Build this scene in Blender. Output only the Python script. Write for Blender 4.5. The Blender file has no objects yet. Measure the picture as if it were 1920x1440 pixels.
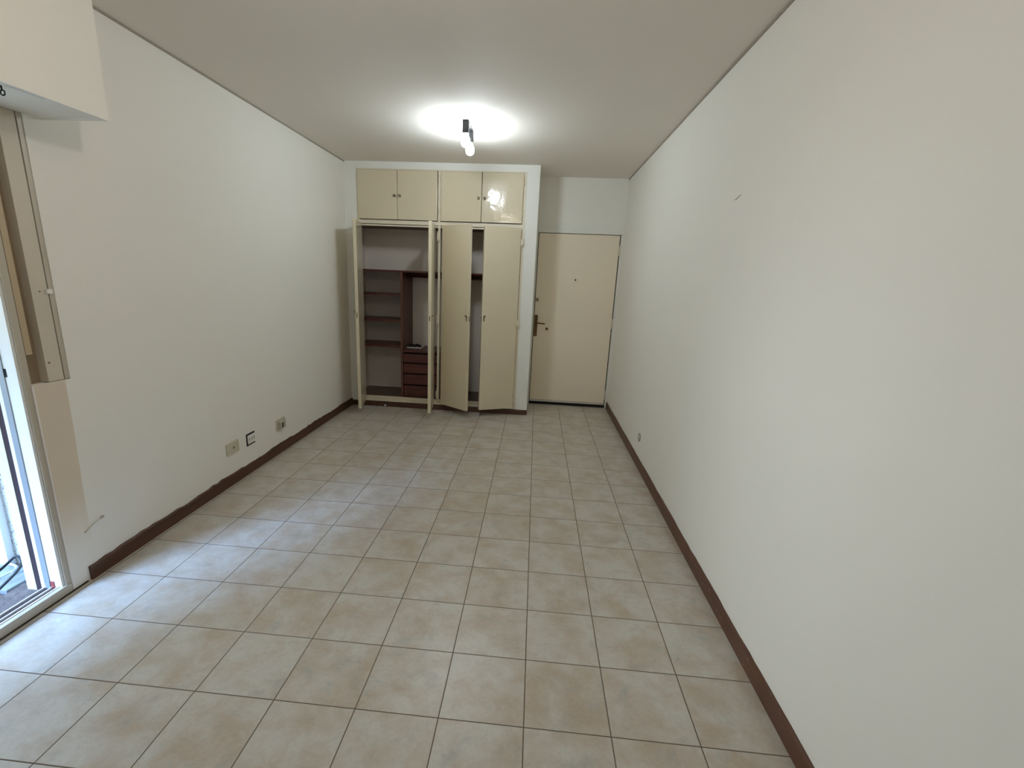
import bpy, bmesh, math, random
from mathutils import Vector, Matrix
random.seed(7)
SC = bpy.context.scene
COL = SC.collection

# ------------------------------------------------------------------ room dimensions (metres)
XL, XR = -2.128, 0.900          # left / right wall faces
YD, YC, YF = 4.417, 3.880, -2.35  # door wall, closet front, wall behind the camera
H = 2.627
PX = -0.080                     # free edge of the closet pier
WY0, WY1 = -0.80, 0.446         # balcony opening along y
ZHEAD = 2.09

# ------------------------------------------------------------------ materials
def new_mat(name):
    m = bpy.data.materials.new(name); m.use_nodes = True
    nt = m.node_tree; b = nt.nodes['Principled BSDF']
    return m, nt, b

def N(nt, kind, **kw):
    n = nt.nodes.new(kind)
    for k, v in kw.items():
        if k in n.inputs: n.inputs[k].default_value = v
        else: setattr(n, k, v)
    return n

def simple(name, col, rough=0.5, metal=0.0, var=0.06, scale=6.0, bump=0.0, bscale=60.0, spec=0.5, coat=0.0):
    m, nt, b = new_mat(name)
    tc = N(nt, 'ShaderNodeTexCoord')
    no = N(nt, 'ShaderNodeTexNoise', Scale=scale, Detail=4.0)
    nt.links.new(tc.outputs['Object'], no.inputs['Vector'])
    mx = N(nt, 'ShaderNodeMix', data_type='RGBA')
    c1 = [max(0, c * (1 - var)) for c in col]; c2 = [min(1, c * (1 + var)) for c in col]
    mx.inputs['A'].default_value = (*c1, 1); mx.inputs['B'].default_value = (*c2, 1)
    nt.links.new(no.outputs['Fac'], mx.inputs['Factor'])
    nt.links.new(mx.outputs['Result'], b.inputs['Base Color'])
    b.inputs['Roughness'].default_value = rough; b.inputs['Metallic'].default_value = metal
    b.inputs['Specular IOR Level'].default_value = spec
    b.inputs['Coat Weight'].default_value = coat
    if bump:
        n2 = N(nt, 'ShaderNodeTexNoise', Scale=bscale, Detail=3.0)
        nt.links.new(tc.outputs['Object'], n2.inputs['Vector'])
        bp = N(nt, 'ShaderNodeBump', Strength=bump, Distance=0.01)
        nt.links.new(n2.outputs['Fac'], bp.inputs['Height']); nt.links.new(bp.outputs['Normal'], b.inputs['Normal'])
    return m

def wood(name, c1, c2, rough=0.5, axis='X', scale=8.0, coat=0.0):
    m, nt, b = new_mat(name)
    tc = N(nt, 'ShaderNodeTexCoord'); mp = N(nt, 'ShaderNodeMapping')
    s = {'X': (0.6, 8, 8), 'Y': (8, 0.6, 8), 'Z': (8, 8, 0.6)}[axis]
    mp.inputs['Scale'].default_value = s
    no = N(nt, 'ShaderNodeTexNoise', Scale=scale * 0.6, Detail=6.0, Roughness=0.65, Distortion=0.6)
    nt.links.new(tc.outputs['Object'], mp.inputs['Vector']); nt.links.new(mp.outputs['Vector'], no.inputs['Vector'])
    cr = N(nt, 'ShaderNodeValToRGB')
    cr.color_ramp.elements[0].position = 0.3; cr.color_ramp.elements[0].color = (*c1, 1)
    cr.color_ramp.elements[1].position = 0.7; cr.color_ramp.elements[1].color = (*c2, 1)
    nt.links.new(no.outputs['Fac'], cr.inputs['Fac']); nt.links.new(cr.outputs['Color'], b.inputs['Base Color'])
    b.inputs['Roughness'].default_value = rough; b.inputs['Coat Weight'].default_value = coat
    bp = N(nt, 'ShaderNodeBump', Strength=0.15, Distance=0.004)
    nt.links.new(no.outputs['Fac'], bp.inputs['Height']); nt.links.new(bp.outputs['Normal'], b.inputs['Normal'])
    return m

def floor_mat():
    m, nt, b = new_mat('ceramic_tile_floor')
    L = nt.links
    tc = N(nt, 'ShaderNodeTexCoord')
    br = N(nt, 'ShaderNodeTexBrick', offset=0.0, squash=1.0)
    br.inputs['Scale'].default_value = 1.0
    br.inputs['Brick Width'].default_value = 0.30; br.inputs['Row Height'].default_value = 0.30
    br.inputs['Mortar Size'].default_value = 0.0023; br.inputs['Mortar Smooth'].default_value = 0.25
    br.inputs['Color1'].default_value = (0, 0, 0, 1); br.inputs['Color2'].default_value = (1, 1, 1, 1)
    br.inputs['Mortar'].default_value = (0.5, 0.5, 0.5, 1)
    L.new(tc.outputs['Object'], br.inputs['Vector'])
    # offset the marbling tile by tile
    sc = N(nt, 'ShaderNodeVectorMath', operation='MULTIPLY'); sc.inputs[1].default_value = (7.3, 3.1, 5.7)
    L.new(br.outputs['Color'], sc.inputs[0])
    ad = N(nt, 'ShaderNodeVectorMath', operation='ADD'); L.new(tc.outputs['Object'], ad.inputs[0]); L.new(sc.outputs[0], ad.inputs[1])
    n1 = N(nt, 'ShaderNodeTexNoise', Scale=7.0, Detail=6.0, Roughness=0.6, Distortion=0.25)
    n2 = N(nt, 'ShaderNodeTexNoise', Scale=11.0, Detail=6.0, Roughness=0.65, Distortion=0.4)
    n3 = N(nt, 'ShaderNodeTexNoise', Scale=0.9, Detail=2.0)
    n4 = N(nt, 'ShaderNodeTexNoise', Scale=70.0, Detail=3.0)
    for n in (n1, n4): L.new(ad.outputs[0], n.inputs['Vector'])
    off = N(nt, 'ShaderNodeVectorMath', operation='ADD'); off.inputs[1].default_value = (11, 4, 2)
    L.new(ad.outputs[0], off.inputs[0]); L.new(off.outputs[0], n2.inputs['Vector'])
    L.new(tc.outputs['Object'], n3.inputs['Vector'])
    r1 = N(nt, 'ShaderNodeValToRGB'); e = r1.color_ramp.elements
    e[0].position = 0.34; e[0].color = (0.44, 0.37, 0.29, 1)
    e[1].position = 0.60; e[1].color = (0.535, 0.512, 0.465, 1)
    L.new(n1.outputs['Fac'], r1.inputs['Fac'])
    r2 = N(nt, 'ShaderNodeValToRGB'); e = r2.color_ramp.elements
    e[0].position = 0.54; e[0].color = (0, 0, 0, 1); e[1].position = 0.75; e[1].color = (1, 1, 1, 1)
    L.new(n2.outputs['Fac'], r2.inputs['Fac'])
    m1 = N(nt, 'ShaderNodeMix', data_type='RGBA'); m1.inputs['B'].default_value = (0.35, 0.36, 0.345, 1)
    ml = N(nt, 'ShaderNodeMath', operation='MULTIPLY'); ml.inputs[1].default_value = 0.75
    L.new(r2.outputs['Color'], ml.inputs[0]); L.new(ml.outputs[0], m1.inputs['Factor'])
    L.new(r1.outputs['Color'], m1.inputs['A'])
    # fine speckle
    m2 = N(nt, 'ShaderNodeMix', data_type='RGBA', blend_type='MULTIPLY')
    m2.inputs['Factor'].default_value = 0.22
    r4 = N(nt, 'ShaderNodeValToRGB'); e = r4.color_ramp.elements
    e[0].position = 0.3; e[0].color = (0.7, 0.7, 0.7, 1); e[1].position = 0.6; e[1].color = (1.05, 1.05, 1.05, 1)
    L.new(n4.outputs['Fac'], r4.inputs['Fac']); L.new(m1.outputs['Result'], m2.inputs['A']); L.new(r4.outputs['Color'], m2.inputs['B'])
    # grout, dirtier in some places
    g = N(nt, 'ShaderNodeMix', data_type='RGBA')
    g.inputs['A'].default_value = (0.085, 0.057, 0.038, 1); g.inputs['B'].default_value = (0.19, 0.145, 0.105, 1)
    L.new(n3.outputs['Fac'], g.inputs['Factor'])
    m3 = N(nt, 'ShaderNodeMix', data_type='RGBA')
    L.new(br.outputs['Fac'], m3.inputs['Factor']); L.new(m2.outputs['Result'], m3.inputs['A']); L.new(g.outputs['Result'], m3.inputs['B'])
    L.new(m3.outputs['Result'], b.inputs['Base Color'])
    rr = N(nt, 'ShaderNodeMapRange'); rr.inputs['To Min'].default_value = 0.26; rr.inputs['To Max'].default_value = 0.42
    L.new(n1.outputs['Fac'], rr.inputs['Value'])
    rm = N(nt, 'ShaderNodeMix', data_type='FLOAT'); rm.inputs['B'].default_value = 0.9
    L.new(br.outputs['Fac'], rm.inputs['Factor']); L.new(rr.outputs['Result'], rm.inputs['A'])
    L.new(rm.outputs['Result'], b.inputs['Roughness'])
    inv = N(nt, 'ShaderNodeMath', operation='SUBTRACT'); inv.inputs[0].default_value = 1.0
    L.new(br.outputs['Fac'], inv.inputs[1])
    bp = N(nt, 'ShaderNodeBump', Strength=0.5, Distance=0.002); L.new(inv.outputs[0], bp.inputs['Height'])
    bp2 = N(nt, 'ShaderNodeBump', Strength=0.06, Distance=0.01); L.new(n1.outputs['Fac'], bp2.inputs['Height'])
    L.new(bp.outputs['Normal'], bp2.inputs['Normal']); L.new(bp2.outputs['Normal'], b.inputs['Normal'])
    return m

def roughcast():
    m, nt, b = new_mat('white_roughcast')
    tc = N(nt, 'ShaderNodeTexCoord')
    v = N(nt, 'ShaderNodeTexNoise', Scale=70.0, Detail=4.0, Roughness=0.7)
    nt.links.new(tc.outputs['Object'], v.inputs['Vector'])
    cr = N(nt, 'ShaderNodeValToRGB'); e = cr.color_ramp.elements
    e[0].position = 0.36; e[0].color = (0.25, 0.25, 0.25, 1); e[1].position = 0.46; e[1].color = (0.72, 0.74, 0.74, 1)
    nt.links.new(v.outputs['Fac'], cr.inputs['Fac']); nt.links.new(cr.outputs['Color'], b.inputs['Base Color'])
    bp = N(nt, 'ShaderNodeBump', Strength=1.0, Distance=0.02)
    nt.links.new(v.outputs['Fac'], bp.inputs['Height']); nt.links.new(bp.outputs['Normal'], b.inputs['Normal'])
    b.inputs['Roughness'].default_value = 0.95
    return m

def chipped_wood(name, c1, c2, thresh, chip=(0.62, 0.57, 0.48)):
    m = wood(name, c1, c2, 0.45, 'Y', 5.0)
    nt = m.node_tree; b = nt.nodes['Principled BSDF']
    src = b.inputs['Base Color'].links[0].from_socket
    tc = N(nt, 'ShaderNodeTexCoord'); mp = N(nt, 'ShaderNodeMapping'); mp.inputs['Scale'].default_value = (30, 9, 60)
    nt.links.new(tc.outputs['Object'], mp.inputs['Vector'])
    n = N(nt, 'ShaderNodeTexNoise', Scale=1.5, Detail=5.0, Roughness=0.7)
    nt.links.new(mp.outputs['Vector'], n.inputs['Vector'])
    cr = N(nt, 'ShaderNodeValToRGB'); e = cr.color_ramp.elements
    e[0].position = thresh; e[0].color = (0, 0, 0, 1); e[1].position = thresh + 0.02; e[1].color = (1, 1, 1, 1)
    nt.links.new(n.outputs['Fac'], cr.inputs['Fac'])
    mx = N(nt, 'ShaderNodeMix', data_type='RGBA'); mx.inputs['B'].default_value = (*chip, 1)
    nt.links.new(cr.outputs['Color'], mx.inputs['Factor']); nt.links.new(src, mx.inputs['A'])
    nt.links.new(mx.outputs['Result'], b.inputs['Base Color'])
    return m

def emission(name, col, s):
    m, nt, b = new_mat(name)
    b.inputs['Base Color'].default_value = (*col, 1)
    b.inputs['Emission Color'].default_value = (*col, 1); b.inputs['Emission Strength'].default_value = s
    return m

M = {
 'wall': simple('painted_plaster', (0.82, 0.80, 0.745), 0.75, var=0.015, scale=1.5, bump=0.05, bscale=25),
 'white_wall': simple('painted_plaster_pier', (0.79, 0.785, 0.74), 0.7, var=0.015, scale=1.5, bump=0.04, bscale=25),
 'ceiling': simple('painted_ceiling', (0.80, 0.755, 0.69), 0.85, var=0.015, scale=1.0, bump=0.03, bscale=20),
 'joint': simple('ceiling_groove_shade', (0.36, 0.32, 0.27), 0.9),
 'cream': simple('cream_gloss_paint', (0.65, 0.57, 0.415), 0.13, var=0.02, scale=3, bump=0.22, bscale=16, spec=0.5),
 'cream_trim': simple('cream_trim_paint', (0.74, 0.67, 0.53), 0.35, var=0.03, scale=8, bump=0.05, bscale=40),
 'door': simple('entrance_door_paint', (0.83, 0.735, 0.58), 0.4, var=0.03, scale=2.0, bump=0.05, bscale=12),
 'doorgrey': simple('kick_strip', (0.55, 0.52, 0.45), 0.4),
 'gap_shade': simple('painted_gap_shade', (0.03, 0.025, 0.02), 0.9),  # near-black colour standing for the shade inside gaps
 'base': chipped_wood('dark_baseboard', (0.050, 0.019, 0.009), (0.100, 0.040, 0.019), 0.70),
 'base_right': chipped_wood('dark_baseboard_chipped', (0.080, 0.032, 0.017), (0.14, 0.060, 0.034), 0.655),
 'mahogany': wood('mahogany', (0.055, 0.008, 0.006), (0.13, 0.027, 0.015), 0.4, 'X', 8.0),
 'mahogany_v': wood('mahogany_upright', (0.075, 0.020, 0.012), (0.15, 0.050, 0.030), 0.38, 'Z', 8.0),
 'closet_floor': wood('closet_floor_wood', (0.05, 0.025, 0.015), (0.11, 0.056, 0.033), 0.4, 'X', 8.0),
 'lining': simple('closet_lining', (0.73, 0.67, 0.60), 0.8, var=0.04),
 'black': simple('black_metal', (0.012, 0.012, 0.013), 0.45, metal=0.3),
 'brass': simple('dark_brass', (0.16, 0.09, 0.04), 0.35, metal=0.8),
 'bronze': simple('aged_bronze_plate', (0.14, 0.075, 0.03), 0.5, metal=0.5),
 'steel': simple('dull_steel', (0.42, 0.40, 0.36), 0.35, metal=0.9),
 'knob': simple('knob_metal', (0.28, 0.23, 0.17), 0.3, metal=0.9),
 'keyplate': simple('keyhole_plate_metal', (0.20, 0.18, 0.14), 0.4, metal=0.7),
 'alu': simple('beige_aluminium', (0.50, 0.455, 0.375), 0.4, metal=0.1, var=0.03),
 'alu_white': simple('white_frame_paint', (0.82, 0.84, 0.84), 0.45, var=0.02),
 'alu_grey': simple('grey_aluminium', (0.33, 0.37, 0.41), 0.4, metal=0.3),
 'brush': simple('dark_seal', (0.035, 0.02, 0.025), 0.8),
 'pale': simple('pale_green_paint', (0.70, 0.76, 0.68), 0.6),
 'tan': simple('tan_plaster', (0.69, 0.60, 0.485), 0.8, var=0.03, scale=6, bump=0.05),
 'board': simple('beige_board', (0.60, 0.54, 0.44), 0.5, var=0.06, scale=5),
 'channel': simple('brown_channel', (0.26, 0.19, 0.12), 0.7, var=0.15, scale=10),
 'guide': simple('guide_rail', (0.48, 0.38, 0.25), 0.5, var=0.08),
 'bead': simple('pale_corner_bead', (0.83, 0.78, 0.76), 0.5),
 'ivory': simple('ivory_plastic', (0.56, 0.52, 0.40), 0.45, var=0.03),
 'white_plastic': simple('white_plastic', (0.78, 0.77, 0.74), 0.4, var=0.02),
 'greyplastic': simple('grey_plastic', (0.45, 0.42, 0.36), 0.5),
 'hole': simple('hole_black', (0.01, 0.01, 0.01), 0.9),
 'cable_black': simple('black_rubber', (0.02, 0.025, 0.03), 0.5),
 'cable_white': simple('white_rubber', (0.75, 0.78, 0.8), 0.5),
 'concrete': simple('dirty_concrete', (0.15, 0.125, 0.12), 0.9, var=0.7, scale=35, bump=0.5, bscale=70),
 'rust': simple('red_rust_paint', (0.30, 0.06, 0.055), 0.7, var=0.4, scale=60),
 'roughcast': roughcast(),
 'darkcloth': simple('dark_fabric', (0.03, 0.025, 0.03), 0.8),  # dark fabric colour of the clutter in the tray
 'scuff': simple('wall_scuff', (0.45, 0.42, 0.38), 0.9),
 'bulb': emission('lit_bulb', (0.85, 0.95, 1.0), 188.0),
 'floor': floor_mat(),
}

# ------------------------------------------------------------------ mesh helpers
class MB:
    def __init__(self): self.bm = bmesh.new()
    def box(self, x0, x1, y0, y1, z0, z1, bev=0.0, mat=None):
        t = bmesh.new(); bmesh.ops.create_cube(t, size=1)
        sx, sy, sz = x1 - x0, y1 - y0, z1 - z0
        for v in t.verts:
            v.co = Vector(((x0 + x1) / 2 + v.co.x * sx, (y0 + y1) / 2 + v.co.y * sy, (z0 + z1) / 2 + v.co.z * sz))
        if bev: bmesh.ops.bevel(t, geom=t.edges[:], offset=bev, segments=2, affect='EDGES', profile=0.6)
        if mat is not None: t.transform(mat)
        self._merge(t); return self
    def cyl(self, p0, p1, r0, r1=None, seg=24, bev=0.0):
        r1 = r0 if r1 is None else r1
        p0, p1 = Vector(p0), Vector(p1); d = p1 - p0
        t = bmesh.new(); bmesh.ops.create_cone(t, cap_ends=True, segments=seg, radius1=r0, radius2=r1, depth=d.length)
        if bev:
            es = [e for e in t.edges if len(e.link_faces) == 2 and any(len(f.verts) > 4 for f in e.link_faces)]
            bmesh.ops.bevel(t, geom=es, offset=bev, segments=2, affect='EDGES')
        q = d.to_track_quat('Z', 'Y').to_matrix().to_4x4()
        t.transform(Matrix.Translation((p0 + p1) / 2) @ q); self._merge(t); return self
    def lathe(self, prof, origin, axis='Z', seg=32):
        t = bmesh.new(); rings = []
        for r, z in prof:
            if r < 1e-6: rings.append([t.verts.new((0, 0, z))]); continue
            rings.append([t.verts.new((r * math.cos(2 * math.pi * k / seg), r * math.sin(2 * math.pi * k / seg), z)) for k in range(seg)])
        for a, b in zip(rings, rings[1:]):
            for k in range(seg):
                k2 = (k + 1) % seg
                vs = []
                for v in ([a[k], a[k2]] if len(a) > 1 else [a[0]]) + ([b[k2], b[k]] if len(b) > 1 else [b[0]]): vs.append(v)
                if len(vs) >= 3: t.faces.new(vs)
        rot = {'Z': Matrix.Identity(4), '-Y': Matrix.Rotation(math.pi / 2, 4, 'X'), 'X': Matrix.Rotation(math.pi / 2, 4, 'Y'),
               '-X': Matrix.Rotation(-math.pi / 2, 4, 'Y'), '-Z': Matrix.Rotation(math.pi, 4, 'X')}[axis]
        t.transform(Matrix.Translation(origin) @ rot)
        bmesh.ops.recalc_face_normals(t, faces=t.faces[:]); self._merge(t); return self
    def sphere(self, c, r, sc=(1, 1, 1)):
        t = bmesh.new(); bmesh.ops.create_uvsphere(t, u_segments=24, v_segments=14, radius=r)
        for v in t.verts: v.co = Vector((v.co.x * sc[0] + c[0], v.co.y * sc[1] + c[1], v.co.z * sc[2] + c[2]))
        self._merge(t); return self
    def tube(self, pts, r, seg=10, closed=False):
        pts = [Vector(p) for p in pts]; t = bmesh.new(); rings = []; n = len(pts)
        up = Vector((0, 0, 1))
        for i, p in enumerate(pts):
            a = pts[(i - 1) % n] if (closed or i > 0) else p; b = pts[(i + 1) % n] if (closed or i < n - 1) else p
            d = (b - a).normalized(); s = d.cross(up)
            if s.length < 1e-3: s = d.cross(Vector((1, 0, 0)))
            s.normalize(); w = s.cross(d)
            rings.append([t.verts.new(p + (s * math.cos(2 * math.pi * k / seg) + w * math.sin(2 * math.pi * k / seg)) * r) for k in range(seg)])
        m = n if closed else n - 1
        for i in range(m):
            A, B = rings[i], rings[(i + 1) % n]
            for k in range(seg): t.faces.new([A[k], A[(k + 1) % seg], B[(k + 1) % seg], B[k]])
        if not closed: t.faces.new(rings[0][::-1]); t.faces.new(rings[-1])
        bmesh.ops.recalc_face_normals(t, faces=t.faces[:]); self._merge(t); return self
    def prism(self, poly, lo, hi, axis):
        """extrude a 2-D polygon along an axis: axis 'X' -> poly is (y,z); 'Y' -> (x,z); 'Z' -> (x,y)"""
        t = bmesh.new()
        def P(a, b, c): return {'X': (c, a, b), 'Y': (a, c, b), 'Z': (a, b, c)}[axis]
        v0 = [t.verts.new(P(a, b, lo)) for a, b in poly]; v1 = [t.verts.new(P(a, b, hi)) for a, b in poly]
        t.faces.new(v0); t.faces.new(v1[::-1])
        for k in range(len(poly)): t.faces.new([v0[k], v0[(k + 1) % len(poly)], v1[(k + 1) % len(poly)], v1[k]])
        bmesh.ops.recalc_face_normals(t, faces=t.faces[:]); self._merge(t); return self
    def _merge(self, t):
        me = bpy.data.meshes.new('tmp'); t.to_mesh(me); t.free(); self.bm.from_mesh(me); bpy.data.meshes.remove(me)
    def build(self, name, mat, parent=None, loc=(0, 0, 0), smooth=False):
        me = bpy.data.meshes.new(name); self.bm.to_mesh(me); self.bm.free()
        me.materials.append(mat)
        if smooth:
            for p in me.polygons: p.use_smooth = True
        o = bpy.data.objects.new(name, me); COL.objects.link(o)
        o.location = loc
        if parent: o.parent = parent
        return o

def empty(name, loc=(0, 0, 0), rz=0.0):
    o = bpy.data.objects.new(name, None); COL.objects.link(o); o.location = loc; o.rotation_euler = (0, 0, rz)
    o.empty_display_size = 0.1
    return o
def tag(o, label, cat, group=None):
    o['label'] = label; o['category'] = cat
    if group: o['group'] = group
    return o
def struct(o, label=None):
    o['kind'] = 'structure'
    if label: o['label'] = label
    return o

# ------------------------------------------------------------------ shell
T = 0.24
struct(MB().box(XL - 0.02, XR + T, YF - T, YD + T, -0.12, 0.0).build('floor', M['floor']), 'beige marbled square ceramic floor tiles with brown grout')
struct(MB().box(XL - T, XR + T, YF - T, YD + T, H, H + 0.15).build('ceiling', M['ceiling']), 'plain off-white ceiling carrying the single lamp')
b = MB()
b.box(XL - T, XL, 0.613, YD + T, 0.0, H)
b.box(XL - T, XL, WY1, 0.613, 0.0, 0.985)
b.box(XL - T, XL, WY1, 0.613, ZHEAD, H)
b.box(XL - T, XL - 0.05, WY1, 0.613, 0.985, ZHEAD)
b.box(XL - T, XL, WY0, WY1, ZHEAD, H)
b.box(XL - T, XL, YF - T, WY0, 0.0, H)
struct(b.build('wall_left', M['wall']), 'long off-white wall with the three low sockets and balcony opening')
struct(MB().box(XR, XR + T, YF - T, YD + T, 0, H).build('wall_right', M['wall']), 'long plain off-white wall right of the entrance door')
struct(MB().box(XL, XR, YF - T, YF, 0, H).build('wall_front', M['wall']), 'plain wall behind the viewer')
# wall with the entrance door
DX0, DX1, DZ1 = -0.066, 0.878, 2.040
b = MB()
b.box(PX, DX0, YD, YD + T, 0, H)
b.box(DX1, XR, YD, YD + T, 0, H)
b.box(DX0, DX1, YD, YD + T, DZ1, H)
b.box(DX0, DX1, YD + 0.08, YD + T, 0, DZ1)
struct(b.build('wall_back', M['wall']), 'narrow off-white wall section around the entrance door')
struct(MB().box(PX + 0.002, XR, YD - 0.004, YD, 2.06, 2.145, 0.002).build('trim_header', M['white_wall']), 'shallow painted header band above the entrance door')
# closet front wall: piers, lintel, return and alcove
OX0, OX1 = -1.996, -0.212
b = MB()
b.box(XL, OX0, YC, YC + 0.030, 0, H)
b.box(XL, OX0, YC + 0.030, YD + T, 2.560, H)
b.box(OX1, PX, YC, YD + T, 0, H)
b.box(OX0, OX1, YC, YD + T, 2.560, H)
b.box(XL, OX1, YD + 0.002, YD + T, 0, 2.560)
struct(b.build('wall_closet', M['white_wall']), 'white painted pier and lintel framing the built-in closet')

# ceiling joints: grey strips painted in place of the groove's shadow
struct(MB().box(XL, XL + 0.006, 0.72, YC, H - 0.011, H).build('trim_left', M['joint']), 'thin grey strip painted as the groove shadow between left wall and ceiling')
struct(MB().box(XR - 0.007, XR, YF, YD, H - 0.012, H).build('trim_right', M['joint']), 'thin grey strip painted as the groove shadow between right wall and ceiling')

# baseboards (hand-painted, wavy top edge)
def baseboard(name, mat, axis, a0, a1, face, out, h, jit, label, step=0.045):
    t = bmesh.new(); n = max(2, int((a1 - a0) / step)); rows = []
    hh = h
    for i in range(n + 1):
        a = a0 + (a1 - a0) * i / n
        hz = h + jit * (random.random() - 0.5) + jit * math.sin(a * 9.0) * 0.5
        th = out
        prof = [(0, 0), (th, 0), (th, hz - 0.006), (th * 0.55, hz), (0, hz)]
        ring = []
        for d, z in prof:
            ring.append(t.verts.new((face + d, a, z) if axis == 'Y' else (a, face + d, z)))
        rows.append(ring)
    for A, B in zip(rows, rows[1:]):
        for k in range(5): t.faces.new([A[k], A[(k + 1) % 5], B[(k + 1) % 5], B[k]])
    t.faces.new(rows[0][::-1]); t.faces.new(rows[-1])
    bmesh.ops.recalc_face_normals(t, faces=t.faces[:])
    m = MB(); m._merge(t)
    return struct(m.build(name, mat), label)
baseboard('baseboard_left', M['base'], 'Y', 0.530, YC, XL, 0.012, 0.078, 0.010, 'dark brown baseboard below the three sockets')
baseboard('baseboard_right', M['base_right'], 'Y', YF, YD - 0.02, XR, -0.012, 0.080, 0.004, 'chipped dark brown baseboard along the plain right wall')
baseboard('baseboard_closet', M['base'], 'X', XL + 0.012, PX + 0.004, YC, -0.010, 0.060, 0.002, 'reddish brown baseboard under the closet')

# ------------------------------------------------------------------ entrance door
door = struct(empty('door_1', (DX0, YD, 0)), 'flat beige entrance door with bronze handle plate')
YDF = YD + 0.006                  # face of the leaf
MB().box(-0.055, 0.863, YDF, YDF + 0.04, 0.034, 2.030, 0.002).build('door_leaf', M['door'], door).matrix_parent_inverse = Matrix.Translation((-DX0, -YD, 0))
def dpart(mb, name, mat, smooth=False, par=door):
    o = mb.build(name, mat, None, smooth=smooth); o.parent = par
    o.matrix_parent_inverse = Matrix.Translation((-DX0, -YD, 0)); return o
fr = MB()
fr.box(DX0 - 0.006, DX0 + 0.003, YD - 0.004, YD + 0.05, 0, DZ1 + 0.006)
fr.box(DX1 - 0.003, DX1 + 0.010, YD - 0.004, YD + 0.05, 0, DZ1 + 0.006)
fr.box(DX0 - 0.006, DX1 + 0.010, YD - 0.004, YD + 0.05, DZ1 - 0.003, DZ1 + 0.008)
dpart(fr, 'door_frame', M['white_wall'])
dpart(MB().box(DX0 + 0.003, DX1 - 0.003, YDF + 0.035, YDF + 0.06, 0, DZ1 - 0.003), 'frame_rebate', M['gap_shade'])  # dark sheet behind the leaf, painted as the shaded gap around it
dpart(MB().box(DX0 + 0.003, DX1 - 0.003, YD - 0.004, YD + 0.05, 0.0, 0.012), 'threshold', M['gap_shade'])
dpart(MB().box(-0.053, 0.861, YDF - 0.004, YDF, 0.034, 0.062, 0.001), 'weather_strip', M['doorgrey'])
hp = dpart(MB().box(-0.052, -0.014, YDF - 0.007, YDF, 0.845, 1.098, 0.002), 'handle_plate', M['bronze'])
dpart(MB().cyl((-0.030, YDF - 0.005, 1.005), (-0.030, YDF - 0.045, 1.005), 0.010).cyl((-0.032, YDF - 0.042, 1.006), (0.072, YDF - 0.042, 1.000), 0.0085, 0.007).cyl((0.070, YDF - 0.044, 1.000), (0.070, YDF - 0.028, 0.998), 0.007), 'lever_handle', M['brass'], True)
dpart(MB().lathe([(0, 0.016), (0.010, 0.015), (0.014, 0.010), (0.016, 0.0)], (0.101, YDF, 0.938), '-Y'), 'lower_lock', M['brass'], True)
dpart(MB().box(-0.050, -0.018, YDF - 0.006, YDF, 1.258, 1.298, 0.002).cyl((-0.034, YDF - 0.004, 1.278), (-0.034, YDF - 0.012, 1.278), 0.009), 'deadbolt', M['knob'])
dpart(MB().lathe([(0, 0.003), (0.006, 0.004), (0.009, 0.003), (0.011, 0.0)], (0.398, YDF, 1.522), '-Y'), 'peephole', M['brass'], True)
for z in (1.86, 1.03, 0.16):
    dpart(MB().cyl((0.869, YD - 0.005, z - 0.055), (0.869, YD - 0.005, z + 0.055), 0.009, bev=0.002).cyl((0.869, YD - 0.005, z + 0.055), (0.869, YD - 0.005, z + 0.066), 0.006, 0.003), 'hinge', M['cream_trim'], True)

# ------------------------------------------------------------------ built-in wardrobe
wr = tag(empty('wardrobe', (-1.10, YC, 0)), 'built-in cream wardrobe with open lower doors, four upper doors and mahogany shelves', 'wardrobe')
WI = Matrix.Translation((1.10, -YC, 0))
def wpart(mb, name, mat, par=wr, smooth=False):
    o = mb.build(name, mat, None, smooth=smooth); o.parent = par
    o.matrix_parent_inverse = WI if par is wr else (WI if True else None)
    return o
F0, F1 = YC, YC + 0.045          # frame depth
b = MB()
b.box(OX0 + 0.001, -1.972, F0 - 0.002, F1, 0.062, 2.559)
b.box(-0.240, OX1 - 0.001, F0 - 0.002, F1, 0.062, 2.559)
b.box(-1.972, -0.240, F0 - 0.002, F1, 2.549, 2.559)
b.box(-1.972, -0.240, F0 - 0.002, F1, 2.018, 2.056)
b.box(-1.972, -0.240, F0, F1, 1.996, 2.010)
b.box(-1.972, -0.240, F0 - 0.006, F1, 0.062, 0.084, 0.002)
b.box(-1.972, -0.240, F0 + 0.018, F1, 0.084, 0.104)
b.box(-1.972, -0.240, F0 + 0.006, F1, 0.102, 0.114, 0.002)
b.box(-1.127, -1.098, F0 - 0.002, F1, 2.056, 2.549)
b.box(-1.121, -1.099, F0 - 0.002, F1, 0.088, 2.018)
wpart(b, 'face_frame', M['cream_trim'])
YB = 4.400
b = MB()                         # plastered inside
LX = XL + 0.002
b.box(LX, OX1 - 0.001, YB, YB + 0.016, 0.06, 2.545)
b.box(LX, LX + 0.015, F1, YB, 0.06, 2.545)
b.box(OX1 - 0.016, OX1 - 0.001, F1, YB, 0.06, 2.545)
b.box(LX, OX1 - 0.001, F1, YB, 2.530, 2.545)
wpart(b, 'lining', M['lining'])
wpart(MB().box(LX + 0.015, OX1 - 0.016, F1 - 0.003, YB, 0.062, 0.112), 'closet_floor', M['closet_floor'])
wpart(MB().box(LX + 0.015, OX1 - 0.016, F1, YB, 2.012, 2.034), 'dividing_board', M['mahogany'])
wpart(MB().box(LX + 0.015, OX1 - 0.016, F1 + 0.03, YB, 1.528, 1.546, 0.002), 'top_shelf', M['mahogany'])
for z in (1.285, 0.995, 0.700):
    wpart(MB().box(LX + 0.015, -1.560, 3.975, YB, z - 0.018, z, 0.002), 'shelf', M['mahogany'])
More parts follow.
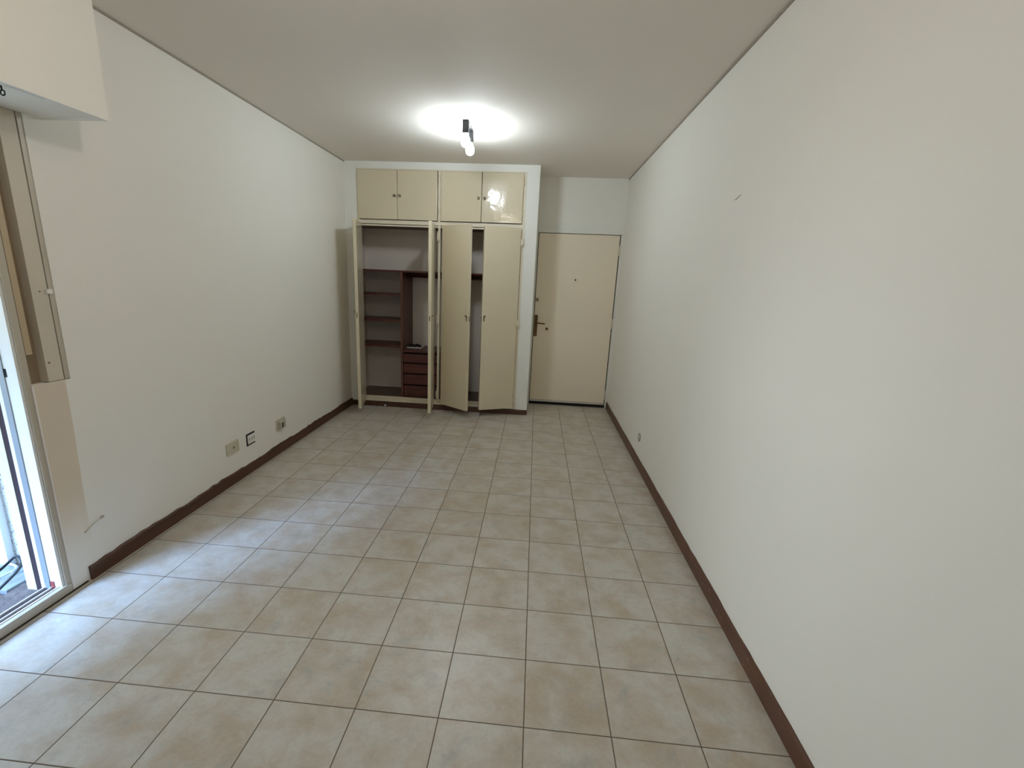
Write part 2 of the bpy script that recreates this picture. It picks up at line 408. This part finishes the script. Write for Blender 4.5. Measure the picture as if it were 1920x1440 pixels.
wpart(MB().box(-1.560, -1.535, 3.955, YB, 0.112, 1.528, 0.001), 'divider', M['mahogany_v'])
wpart(MB().box(-1.110, -1.085, 3.955, YB, 0.112, 0.640, 0.001), 'drawer_side', M['mahogany_v'])
wpart(MB().box(-1.535, -1.085, 3.950, YB, 0.640, 0.660, 0.003), 'drawer_top', M['mahogany'])
wpart(MB().box(-1.535, -1.110, 4.02, YB - 0.01, 0.112, 0.636), 'drawer_gap_shade', M['gap_shade'])  # solid dark block standing for the shade between drawer fronts
for z0, z1 in ((0.520, 0.618), (0.395, 0.503), (0.262, 0.378), (0.116, 0.244)):
    wpart(MB().box(-1.530, -1.114, 3.965, 4.018, z0, z1, 0.002), 'drawer', M['mahogany'])
wpart(MB().cyl((-1.535, 4.17, 1.485), (OX1 - 0.016, 4.17, 1.485), 0.012), 'hanging_rod', M['mahogany'], smooth=True)
wpart(MB().box(-1.535, OX1 - 0.016, YB - 0.02, YB, 1.478, 1.528), 'wall_cleat', M['mahogany'])

def hinge_mb(x, y, z, s=1.0):
    m = MB()
    for dx in (-0.009, 0.009) if s > 1.1 else (0.0,):
        m.cyl((x + dx, y, z - 0.030 * s), (x + dx, y, z + 0.030 * s), 0.008, bev=0.0015).sphere((x + dx, y, z + 0.034 * s), 0.006).sphere((x + dx, y, z - 0.034 * s), 0.006)
    m.box(x - 0.014, x + 0.014, y + 0.001, F0 + 0.001, z - 0.024 * s, z + 0.024 * s)
    return m
for x in (-1.110,):
    for z in (1.905, 1.035, 0.185): wpart(hinge_mb(x, F0 - 0.030, z, 1.25), 'hinge', M['cream_trim'], smooth=False)
for z in (1.880, 1.040, 0.180): wpart(hinge_mb(-0.226, F0 - 0.034, z), 'hinge', M['cream_trim'])
for z in (2.46, 2.16):
    for x in (-1.984, -1.112, -0.234): wpart(hinge_mb(x, F0 - 0.008, z, 0.8), 'hinge', M['cream_trim'])

# upper doors (closed)
UD = [(-1.976, -1.558, 1), (-1.553, -1.132, -1), (-1.093, -0.671, 1), (-0.665, -0.242, -1)]
knobs = [-1.583, -1.526, -0.699, -0.636]
for (x0, x1, s), kx in zip(UD, knobs):
    d = empty('upper_door', (0, 0, 0)); d.parent = wr; d.matrix_parent_inverse = WI
    bpy.data.objects.remove(d)
    d = wpart(MB().box(x0, x1, F0 - 0.022, F0 - 0.003, 2.063, 2.544, 0.002), 'upper_door', M['cream'])
    k = MB().lathe([(0.013, 0.0), (0.013, 0.003), (0.006, 0.005), (0.005, 0.012), (0.011, 0.017), (0.013, 0.022), (0.010, 0.027), (0, 0.028)], (kx, F0 - 0.022, 2.296), '-Y').build('knob', M['knob'], d, smooth=True)

# lower doors (open); local frame: pivot at origin, leaf along +x (s=1) or -x (s=-1), outer face at y=0
def leaf(px, s, ang, w=0.418):
    z0, z1 = 0.082, 2.016
    a, c = (0.004, w) if s > 0 else (-w, -0.004)
    d = MB().box(a, c, 0.0, 0.032, z0, z1, 0.003).build('door', M['cream'], wr)
    d.matrix_parent_inverse = Matrix.Translation((1.10, -YC, 0))
    d.location = (px, F0 - 0.035, 0); d.rotation_euler = (0, 0, math.radians(-ang if s > 0 else ang))
    e = s * (w - 0.022)
    kp = MB().prism([(e - 0.009, 1.112), (e + 0.009, 1.112), (e + 0.006, 1.055), (e - 0.006, 1.055)], -0.003, 0.0, 'Y')
    kp.lathe([(0.008, 0.003), (0.008, 0.006), (0.004, 0.007), (0.0, 0.007)], (e, 0, 1.098), '-Y', 16)
    kp.build('key_plate', M['keyplate'], d)
    MB().lathe([(0.0085, 0.0), (0.0095, 0.012), (0.006, 0.018), (0, 0.019)], (e - s * 0.006, -0.002, 1.110), '-Y', 16).build('key_knob', M['keyplate'], d, smooth=True)
    xe = s * w
    MB().box(min(xe, xe + s * 0.0015), max(xe, xe + s * 0.0015), 0.011, 0.020, 1.055, 1.105).build('latch_slot', M['brass'], d)
    return d
leaf(-1.972, 1, 77.5)
leaf(-1.143, -1, 97.0)
leaf(-1.076, 1, 36.5)
leaf(-0.236, -1, 24.5, 0.405)

# things in / by the closet
tr = tag(empty('tray', (-1.47, 4.20, 0.6605)), 'small white tray of dark clutter on top of the mahogany drawers', 'tray')
b = MB()
b.box(-0.105, 0.105, -0.07, 0.07, 0.0, 0.004, 0.001)
b.box(-0.105, 0.105, -0.074, -0.068, 0.002, 0.016, 0.001).box(-0.105, 0.105, 0.068, 0.074, 0.002, 0.016, 0.001)
b.box(-0.109, -0.103, -0.074, 0.074, 0.002, 0.016, 0.001).box(0.103, 0.109, -0.074, 0.074, 0.002, 0.016, 0.001)
b.build('dish', M['white_plastic'], tr)
b = MB()
for k in range(5):
    b.sphere((-0.07 + 0.034 * k, random.uniform(-0.02, 0.03), 0.018 + 0.006 * (k % 2)), 0.026, (1.0, 0.9, 0.75))
b.tube([(-0.08, -0.03, 0.03), (-0.03, -0.045, 0.042), (0.02, -0.035, 0.03), (0.07, -0.045, 0.038)], 0.004)
b.build('clutter', M['darkcloth'], tr, smooth=True)
ds = tag(empty('door_stop', (-1.722, YC - 0.010, 0.020)), 'tiny white-tipped round stop on the brown baseboard below the closet', 'door stop')
MB().lathe([(0.016, 0.0), (0.016, 0.004), (0.011, 0.008), (0.009, 0.012), (0, 0.012)], (0, 0, 0), '-Y', 20).build('rubber_ring', M['hole'], ds, smooth=True)
MB().sphere((0, -0.016, 0.0), 0.0105).build('tip', M['white_plastic'], ds, smooth=True)

# ------------------------------------------------------------------ wall fittings
def on_left(name, y, z, label, cat, group=None):
    return tag(empty(name, (XL, y, z)), label, cat, group)
s1 = on_left('wall_socket', 1.669, 0.266, 'square ivory cover plate with small centre jack, nearest the balcony door', 'socket', 'outlets low on the left wall')
MB().box(0, 0.009, -0.068, 0.068, -0.043, 0.043, 0.003).build('cover_plate', M['ivory'], s1)
MB().lathe([(0.010, 0.0), (0.010, 0.004), (0.005, 0.006), (0.005, 0.004), (0.0, 0.003)], (0.009, 0, 0), 'X', 20).build('jack', M['greyplastic'], s1, smooth=True)
MB().cyl((0.0115, 0, 0.002), (0.0155, 0, 0.002), 0.0055).build('jack_hole', M['hole'], s1)
s2 = on_left('wall_socket', 1.889, 0.258, 'small white socket without cover in a dark-edged recess, middle of three', 'socket', 'outlets low on the left wall')
MB().box(0, 0.002, -0.053, 0.053, -0.046, 0.046).build('recess', M['hole'], s2)
MB().box(0.002, 0.008, -0.040, 0.050, -0.034, 0.034, 0.002).build('module', M['white_plastic'], s2)
m = MB()
for dy in (-0.022, 0.008, 0.034):
    m.box(0.008, 0.0095, dy - 0.007, dy + 0.007, -0.012, 0.014)
m.box(0.008, 0.0095, -0.034, 0.030, -0.030, -0.026)
m.build('slots', M['greyplastic'], s2)
s3 = on_left('wall_socket', 2.312, 0.245, 'protruding grey-beige socket box with broken cover, nearest the closet', 'socket', 'outlets low on the left wall')
MB().box(0, 0.006, -0.070, 0.070, -0.045, 0.045, 0.002).build('back_plate', M['ivory'], s3)
MB().box(0.006, 0.034, -0.045, 0.030, -0.030, 0.028, 0.004).build('socket_box', M['greyplastic'], s3)
MB().box(0.006, 0.012, 0.036, 0.060, -0.020, 0.034, 0.002).build('loose_cover', M['greyplastic'], s3)
MB().box(0.0345, 0.0352, -0.030, -0.012, -0.022, 0.018).build('socket_slot', M['hole'], s3)
c = on_left('cable_stub', 0.600, 0.262, 'short cut beige cable end on plaster beside the balcony door', 'cable')
MB().tube([(0.004, -0.050, -0.012), (0.006, -0.02, 0.004), (0.007, 0.010, 0.014), (0.006, 0.036, 0.016)], 0.0022).build('cable', M['ivory'], c, smooth=True)
MB().sphere((0.003, 0.040, 0.016), 0.009, (0.5, 1.3, 0.8)).build('dark_end', M['greyplastic'], c, smooth=True)
MB().sphere((0.003, -0.054, -0.014), 0.006, (0.6, 1.0, 0.7)).build('screw', M['greyplastic'], c, smooth=True)
rc = tag(empty('wall_ring', (XR, 2.582, 0.243)), 'small round cover ring low on the plain right wall', 'outlet')
MB().lathe([(0.034, 0.0), (0.036, 0.004), (0.031, 0.006), (0.028, 0.003), (0.028, 0.0)], (0, 0, 0), '-X', 32).build('rim', M['keyplate'], rc, smooth=True)
MB().lathe([(0.028, 0.0), (0.027, 0.003), (0.010, 0.005), (0, 0.005)], (0, 0, 0), '-X', 32).build('cap', M['wall'], rc, smooth=True)
tag(MB().tube([(XR - 0.001, 1.27, 1.928), (XR - 0.002, 1.25, 1.926), (XR - 0.002, 1.215, 1.936), (XR - 0.001, 1.20, 1.940)], 0.0014).build('wall_nick', M['scuff'], smooth=True), 'tiny raised scratch high on the plain right wall', 'scratch')

# ------------------------------------------------------------------ ceiling lamp
lx = -0.642
lamp = tag(empty('ceiling_lamp', (lx, 2.53, H)), 'black metal ceiling fixture with two glowing white bulbs', 'ceiling lamp')
MB().box(-0.0225, 0.0225, -0.020, 0.265, -0.010, 0.0, 0.002).build('base_bar', M['black'], lamp)
for y0 in (-0.020, 0.215):
    b = MB()                    # open square shade, bulb hangs out of it
    w = 0.0225; z0 = -0.088 if y0 < 0 else -0.092; dy = 0.045
    b.box(-w, w, y0, y0 + 0.003, z0, -0.010)
    b.box(-w, w, y0 + dy, y0 + dy + 0.003, z0, -0.010)
    b.box(-w, -w + 0.003, y0, y0 + dy + 0.003, z0, -0.010)
    b.box(w - 0.003, w, y0, y0 + dy + 0.003, z0, -0.010)
    b.build('shade', M['black'], lamp)
    cy = y0 + dy / 2
    bo = MB().lathe([(0.013, -0.070), (0.015, -0.090), (0.022, -0.105), (0.031, -0.125), (0.034, -0.145), (0.030, -0.165), (0.018, -0.178), (0, -0.182)], (0, cy, 0), 'Z', 32).build('bulb', M['bulb'], lamp, smooth=True)

# ------------------------------------------------------------------ balcony opening
win = struct(empty('window_1', (XL, 0, 0)), 'balcony door opening with beige aluminium frame')
def wn(mb, name, mat, smooth=False):
    o = mb.build(name, mat, None, smooth=smooth); o.parent = win
    o.matrix_parent_inverse = Matrix.Translation((-XL, 0, 0)); return o
FI = 0.418
b = MB()
b.box(XL - 0.060, XL - 0.002, FI, WY1, 0.0, ZHEAD)
b.box(XL - 0.060, XL - 0.002, WY0, WY0 + 0.028, 0.0, ZHEAD)
b.box(XL - 0.060, XL - 0.002, WY0, WY1, ZHEAD - 0.035, ZHEAD)
wn(b, 'window_frame', M['alu'])
wn(MB().box(XL - 0.022, XL + 0.003, WY0, WY1 - 0.006, 0.006, 0.047, 0.002), 'bottom_rail', M['alu'])
b = MB()
b.box(XL - 0.028, XL - 0.022, WY0, FI, 0.0, 0.050)
b.box(XL - 0.062, XL - 0.057, WY0, FI, 0.0, 0.044)
b.box(XL - 0.100, XL - 0.095, WY0, FI, 0.0, 0.040)
wn(b, 'sill_track', M['alu_white'])
wn(MB().box(XL - 0.022, XL + 0.0045, WY0, WY1 + 0.07, 0.0, 0.006), 'rail_shadow', M['gap_shade'])  # dark strip painted as the shadow below the bottom rail
wn(MB().box(XL - 0.088, XL - 0.070, WY0, FI, 0.0, 0.036).box(XL - 0.050, XL - 0.036, WY0, FI, 0.0, 0.040), 'track_brush', M['brush'])
wn(MB().box(XL - 0.24, XL - 0.022, WY0, FI + 0.02, -0.02, 0.022), 'sill', M['concrete'])
# stack of vertical profiles on the far jamb, outwards from the room
yj = FI - 0.012
wn(MB().box(XL - 0.066, XL - 0.010, yj, FI + 0.03, 0.030, ZHEAD), 'jamb_panel', M['alu_white'])
wn(MB().box(XL - 0.092, XL - 0.066, yj - 0.004, FI + 0.03, 0.022, ZHEAD), 'jamb_profile', M['alu_grey'])
wn(MB().box(XL - 0.109, XL - 0.092, yj - 0.004, FI + 0.03, 0.022, ZHEAD), 'jamb_strip', M['alu_white'])
wn(MB().box(XL - 0.136, XL - 0.109, yj - 0.002, FI + 0.03, 0.018, ZHEAD), 'jamb_seal', M['brush'])
wn(MB().box(XL - 0.182, XL - 0.136, yj - 0.004, FI + 0.03, 0.014, ZHEAD), 'outer_jamb', M['pale'])
wn(MB().box(XL - 0.070, XL - 0.056, yj - 0.0015, yj + 0.001, 1.03, 1.065), 'latch_slot', M['hole'])
wn(MB().box(XL - 0.064, XL - 0.045, yj - 0.003, yj + 0.001, 0.034, 0.072, 0.003), 'paint_blot', M['rust'])

# notch in the wall above one metre: strap channel, guide rail and board
YA, YBd, YE = WY1, 0.522, 0.613
struct(MB().box(XL - 0.050, XL - 0.044, YA, YBd, 0.985, ZHEAD).build('trim_channel', M['channel']), 'brown recessed channel beside the balcony frame')
struct(MB().box(XL - 0.044, XL - 0.010, YA + 0.010, YA + 0.036, 1.115, ZHEAD, 0.002).build('trim_guide', M['guide']), 'tan guide rail inside the brown channel')
bd = struct(MB().box(XL - 0.050, XL - 0.006, YBd, 0.590, 0.988, ZHEAD, 0.001).build('trim_board', M['board']), 'beige board filling the notch above the socket wall corner')
MB().cyl((XL - 0.008, 0.538, 1.07), (XL - 0.0052, 0.538, 1.07), 0.005).cyl((XL - 0.008, 0.556, 1.372), (XL - 0.0052, 0.556, 1.372), 0.004).build('screw_hole', M['channel'], bd)
MB().box(XL - 0.006, XL + 0.006, 0.578, 0.602, 1.362, 1.382, 0.003).build('catch', M['white_plastic'], bd)
struct(MB().box(XL - 0.050, XL - 0.003, 0.5925, YE, 0.988, ZHEAD, 0.001).build('trim_strip', M['alu']), 'thin light strip between beige board and wall')
struct(MB().box(XL - 0.050, XL - 0.020, 0.590, 0.5925, 0.988, ZHEAD).build('trim_gap', M['gap_shade']), 'dark gap line beside the beige board')
struct(MB().box(XL - 0.012, XL + 0.003, WY1 - 0.004, WY1 + 0.001, 0.008, 0.984).build('trim_bead', M['bead']), 'pale corner bead at the wall edge beside the balcony door')
# bare tan plaster on the lower corner
def patch():
    n = 26; rows = []
    for i in range(n + 1):
        z = 0.984 - (0.984 - 0.16) * i / n
        rows.append((z, 0.134 - 0.006 * math.sin(z * 5) + 0.002 * (random.random() - 0.5)))
    poly = [(WY1 + 0.002, z) for z, w in rows] + [(WY1 + w, z) for z, w in rows[::-1]]
    return MB().prism(poly, XL, XL + 0.0008, 'X')
tm = M['tan']; nt = tm.node_tree; bs = nt.nodes['Principled BSDF']; src = bs.inputs['Base Color'].links[0].from_socket
tc = N(nt, 'ShaderNodeTexCoord'); sx = N(nt, 'ShaderNodeSeparateXYZ'); nt.links.new(tc.outputs['Object'], sx.inputs[0])
mr = N(nt, 'ShaderNodeMapRange'); mr.inputs['From Min'].default_value = 0.17; mr.inputs['From Max'].default_value = 0.46
nt.links.new(sx.outputs['Z'], mr.inputs['Value'])
mx = N(nt, 'ShaderNodeMix', data_type='RGBA'); mx.inputs['A'].default_value = (0.82, 0.80, 0.745, 1)
nt.links.new(mr.outputs['Result'], mx.inputs['Factor']); nt.links.new(src, mx.inputs['B']); nt.links.new(mx.outputs['Result'], bs.inputs['Base Color'])
struct(patch().build('trim_patch', M['tan']), 'bare tan plaster strip on the low wall corner')

# roller shutter box over the opening
D0, YEB, ZB = 0.300, 0.690, 2.062
sb = struct(empty('trim_shutter_box', (XL, 0, 0)), 'large white roller shutter box boxed in over the balcony door')
def sbp(mb, name, mat):
    o = mb.build(name, mat, None); o.parent = sb; o.matrix_parent_inverse = Matrix.Translation((-XL, 0, 0)); return o
b = MB()
b.box(XL + D0 - 0.018, XL + D0, YF, YEB, ZB, H)
b.box(XL, XL + D0 - 0.018, YEB - 0.018, YEB, ZB, H)
sbp(b, 'front_panel', M['wall'])
b = MB()
b.box(XL, XL + D0 - 0.030, YF, YEB - 0.018, ZB + 0.002, ZB + 0.012)
b.box(XL + D0 - 0.030, XL + D0 - 0.018, 0.455, YEB - 0.018, ZB + 0.002, ZB + 0.012)
sbp(b, 'soffit', M['wall'])
hk = MB().cyl((0, 0, 0.0), (0, 0.001, -0.018), 0.0025).tube([(0.008 * math.cos(a), 0.002, -0.025 + 0.008 * math.sin(a)) for a in [2 * math.pi * k / 20 for k in range(20)]], 0.0023, closed=True).build('eye_hook', M['hole'], sb, smooth=True)
hk.location = (D0 - 0.050, 0.330, ZB + 0.006)

# ------------------------------------------------------------------ balcony
struct(MB().box(-3.75, XL - T, -1.6, 1.25, -0.16, -0.02).build('balcony_floor', M['concrete']), 'dirty grey balcony floor outside the opening')
struct(MB().box(-3.75, XL - 0.185, 0.62, 0.82, -0.02, 2.5).build('wall_balcony', M['roughcast']), 'white roughcast side wall of the balcony')
struct(MB().box(-3.85, -3.75, -1.6, 1.25, -0.16, 0.95).build('wall_parapet', M['roughcast']), 'low unseen parapet of the balcony, holding back sky light')  # out of view, keeps some sky light from the opening
struct(MB().box(-3.75, XL - T, -2.6, 1.25, 2.50, 2.65).build('added_balcony_slab', M['roughcast']), 'unseen balcony slab added overhead to cut sky light')  # unseen slab, added to limit the sky light coming in
struct(MB().box(-2.86, -2.628, 0.585, 0.622, -0.02, 2.4, 0.004).build('balcony_pilaster', M['alu_white']), 'smooth white pilaster on the roughcast balcony wall')
def loop(cx, cy, cz, rx, ry, rz, r, mat, name, label, turns=1.15, tilt=0.0, ph=0.0):
    pts = []
    n = int(40 * turns)
    for k in range(n + 1):
        a = ph + 2 * math.pi * turns * k / n
        pts.append((cx + rx * math.cos(a) + 0.01 * math.sin(3 * a), cy + ry * math.sin(a), max(cz + rz * math.sin(a + tilt) + 0.004 * math.cos(2 * a), 0.003 + r)))
    return tag(MB().tube(pts, r).build(name, mat, smooth=True), label, 'cable')
loop(-2.45, 0.415, 0.055, 0.045, 0.088, 0.062, 0.006, M['cable_black'], 'cable_loop', 'black cable looped upright on the balcony sill', 1.15, 0.0, 2.2)
loop(-2.60, 0.50, 0.012, 0.085, 0.062, 0.012, 0.006, M['cable_white'], 'cable_coil', 'white cable coil lying under the black loop on the balcony', 2.2, 0.4, 0.0)
loop(-2.82, 0.46, 0.012, 0.10, 0.10, 0.015, 0.006, M['cable_black'], 'cable_coil', 'dark cable coil on the balcony farther out than the black loop', 1.6, 1.0, 1.0)
tag(MB().box(-2.72, -2.42, 0.40, 0.57, -0.02, 0.002, 0.004).build('slab', M['alu_grey']), 'grey flat board lying under the cables on the balcony', 'board')

# ------------------------------------------------------------------ camera
cam = bpy.data.cameras.new('camera'); co = bpy.data.objects.new('camera', cam); COL.objects.link(co)
yaw, pitch, roll, F = 0.07389482, 0.24763363, 0.04208694, 881.64994
cy_, sy_, cp, sp, cr, sr = math.cos(yaw), math.sin(yaw), math.cos(pitch), math.sin(pitch), math.cos(roll), math.sin(roll)
f = Vector((-sy_ * cp, cy_ * cp, -sp)); rt = Vector((cy_, sy_, 0)); up = rt.cross(f)
r2 = rt * cr + up * sr; u2 = -rt * sr + up * cr
co.matrix_world = Matrix.Translation((-0.04549795, -1.3081331, 1.50505299)) @ Matrix(((r2.x, u2.x, -f.x), (r2.y, u2.y, -f.y), (r2.z, u2.z, -f.z))).to_4x4()
cam.sensor_fit = 'HORIZONTAL'; cam.sensor_width = 36.0; cam.lens = F * 36.0 / 1920.0
cam.shift_x = 29.03937 / 1920.0; cam.shift_y = 24.69808 / 1920.0
cam.clip_start = 0.02
SC.camera = co

# ------------------------------------------------------------------ light
w = bpy.data.worlds.new('sky'); SC.world = w; w.use_nodes = True
bg = w.node_tree.nodes['Background']; bg.inputs['Color'].default_value = (0.78, 0.94, 1.0, 1); bg.inputs['Strength'].default_value = 2.6
sun = bpy.data.lights.new('sky_patch', 'SUN'); sun.energy = 12.5; sun.angle = math.radians(20); sun.color = (0.33, 0.56, 1.0)
so = bpy.data.objects.new('sky_patch', sun); COL.objects.link(so)
el = math.radians(33)
dirv = Vector((0.50 * math.cos(el), 0.866 * math.cos(el), -math.sin(el)))
so.rotation_euler = dirv.to_track_quat('-Z', 'Y').to_euler()
sun2 = bpy.data.lights.new('low_sky_patch', 'SUN'); sun2.energy = 0.9; sun2.angle = math.radians(30); sun2.color = (0.80, 0.92, 1.0)
so2 = bpy.data.objects.new('low_sky_patch', sun2); COL.objects.link(so2)
so2.rotation_euler = Vector((0.96, 0.17, -0.20)).to_track_quat('-Z', 'Y').to_euler()
po = bpy.data.lights.new('portal', 'AREA'); po.shape = 'RECTANGLE'; po.size = WY1 - WY0; po.size_y = ZHEAD; po.cycles.is_portal = True
pb = bpy.data.objects.new('portal', po); COL.objects.link(pb)
pb.location = (XL - 0.25, (WY0 + WY1) / 2, ZHEAD / 2)
pb.rotation_euler = Vector((1, 0, 0)).to_track_quat('-Z', 'Z').to_euler()

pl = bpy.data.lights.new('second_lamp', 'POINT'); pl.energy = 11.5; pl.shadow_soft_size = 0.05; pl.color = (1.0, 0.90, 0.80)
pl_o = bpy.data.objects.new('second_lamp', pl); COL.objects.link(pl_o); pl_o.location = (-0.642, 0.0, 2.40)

SC.view_settings.view_transform = 'Standard'; SC.view_settings.look = 'None'
SC.view_settings.gamma = 1.0; SC.view_settings.use_curve_mapping = False
SC.view_settings.exposure = 0.10
SC.cycles.max_bounces = 12; SC.cycles.diffuse_bounces = 8
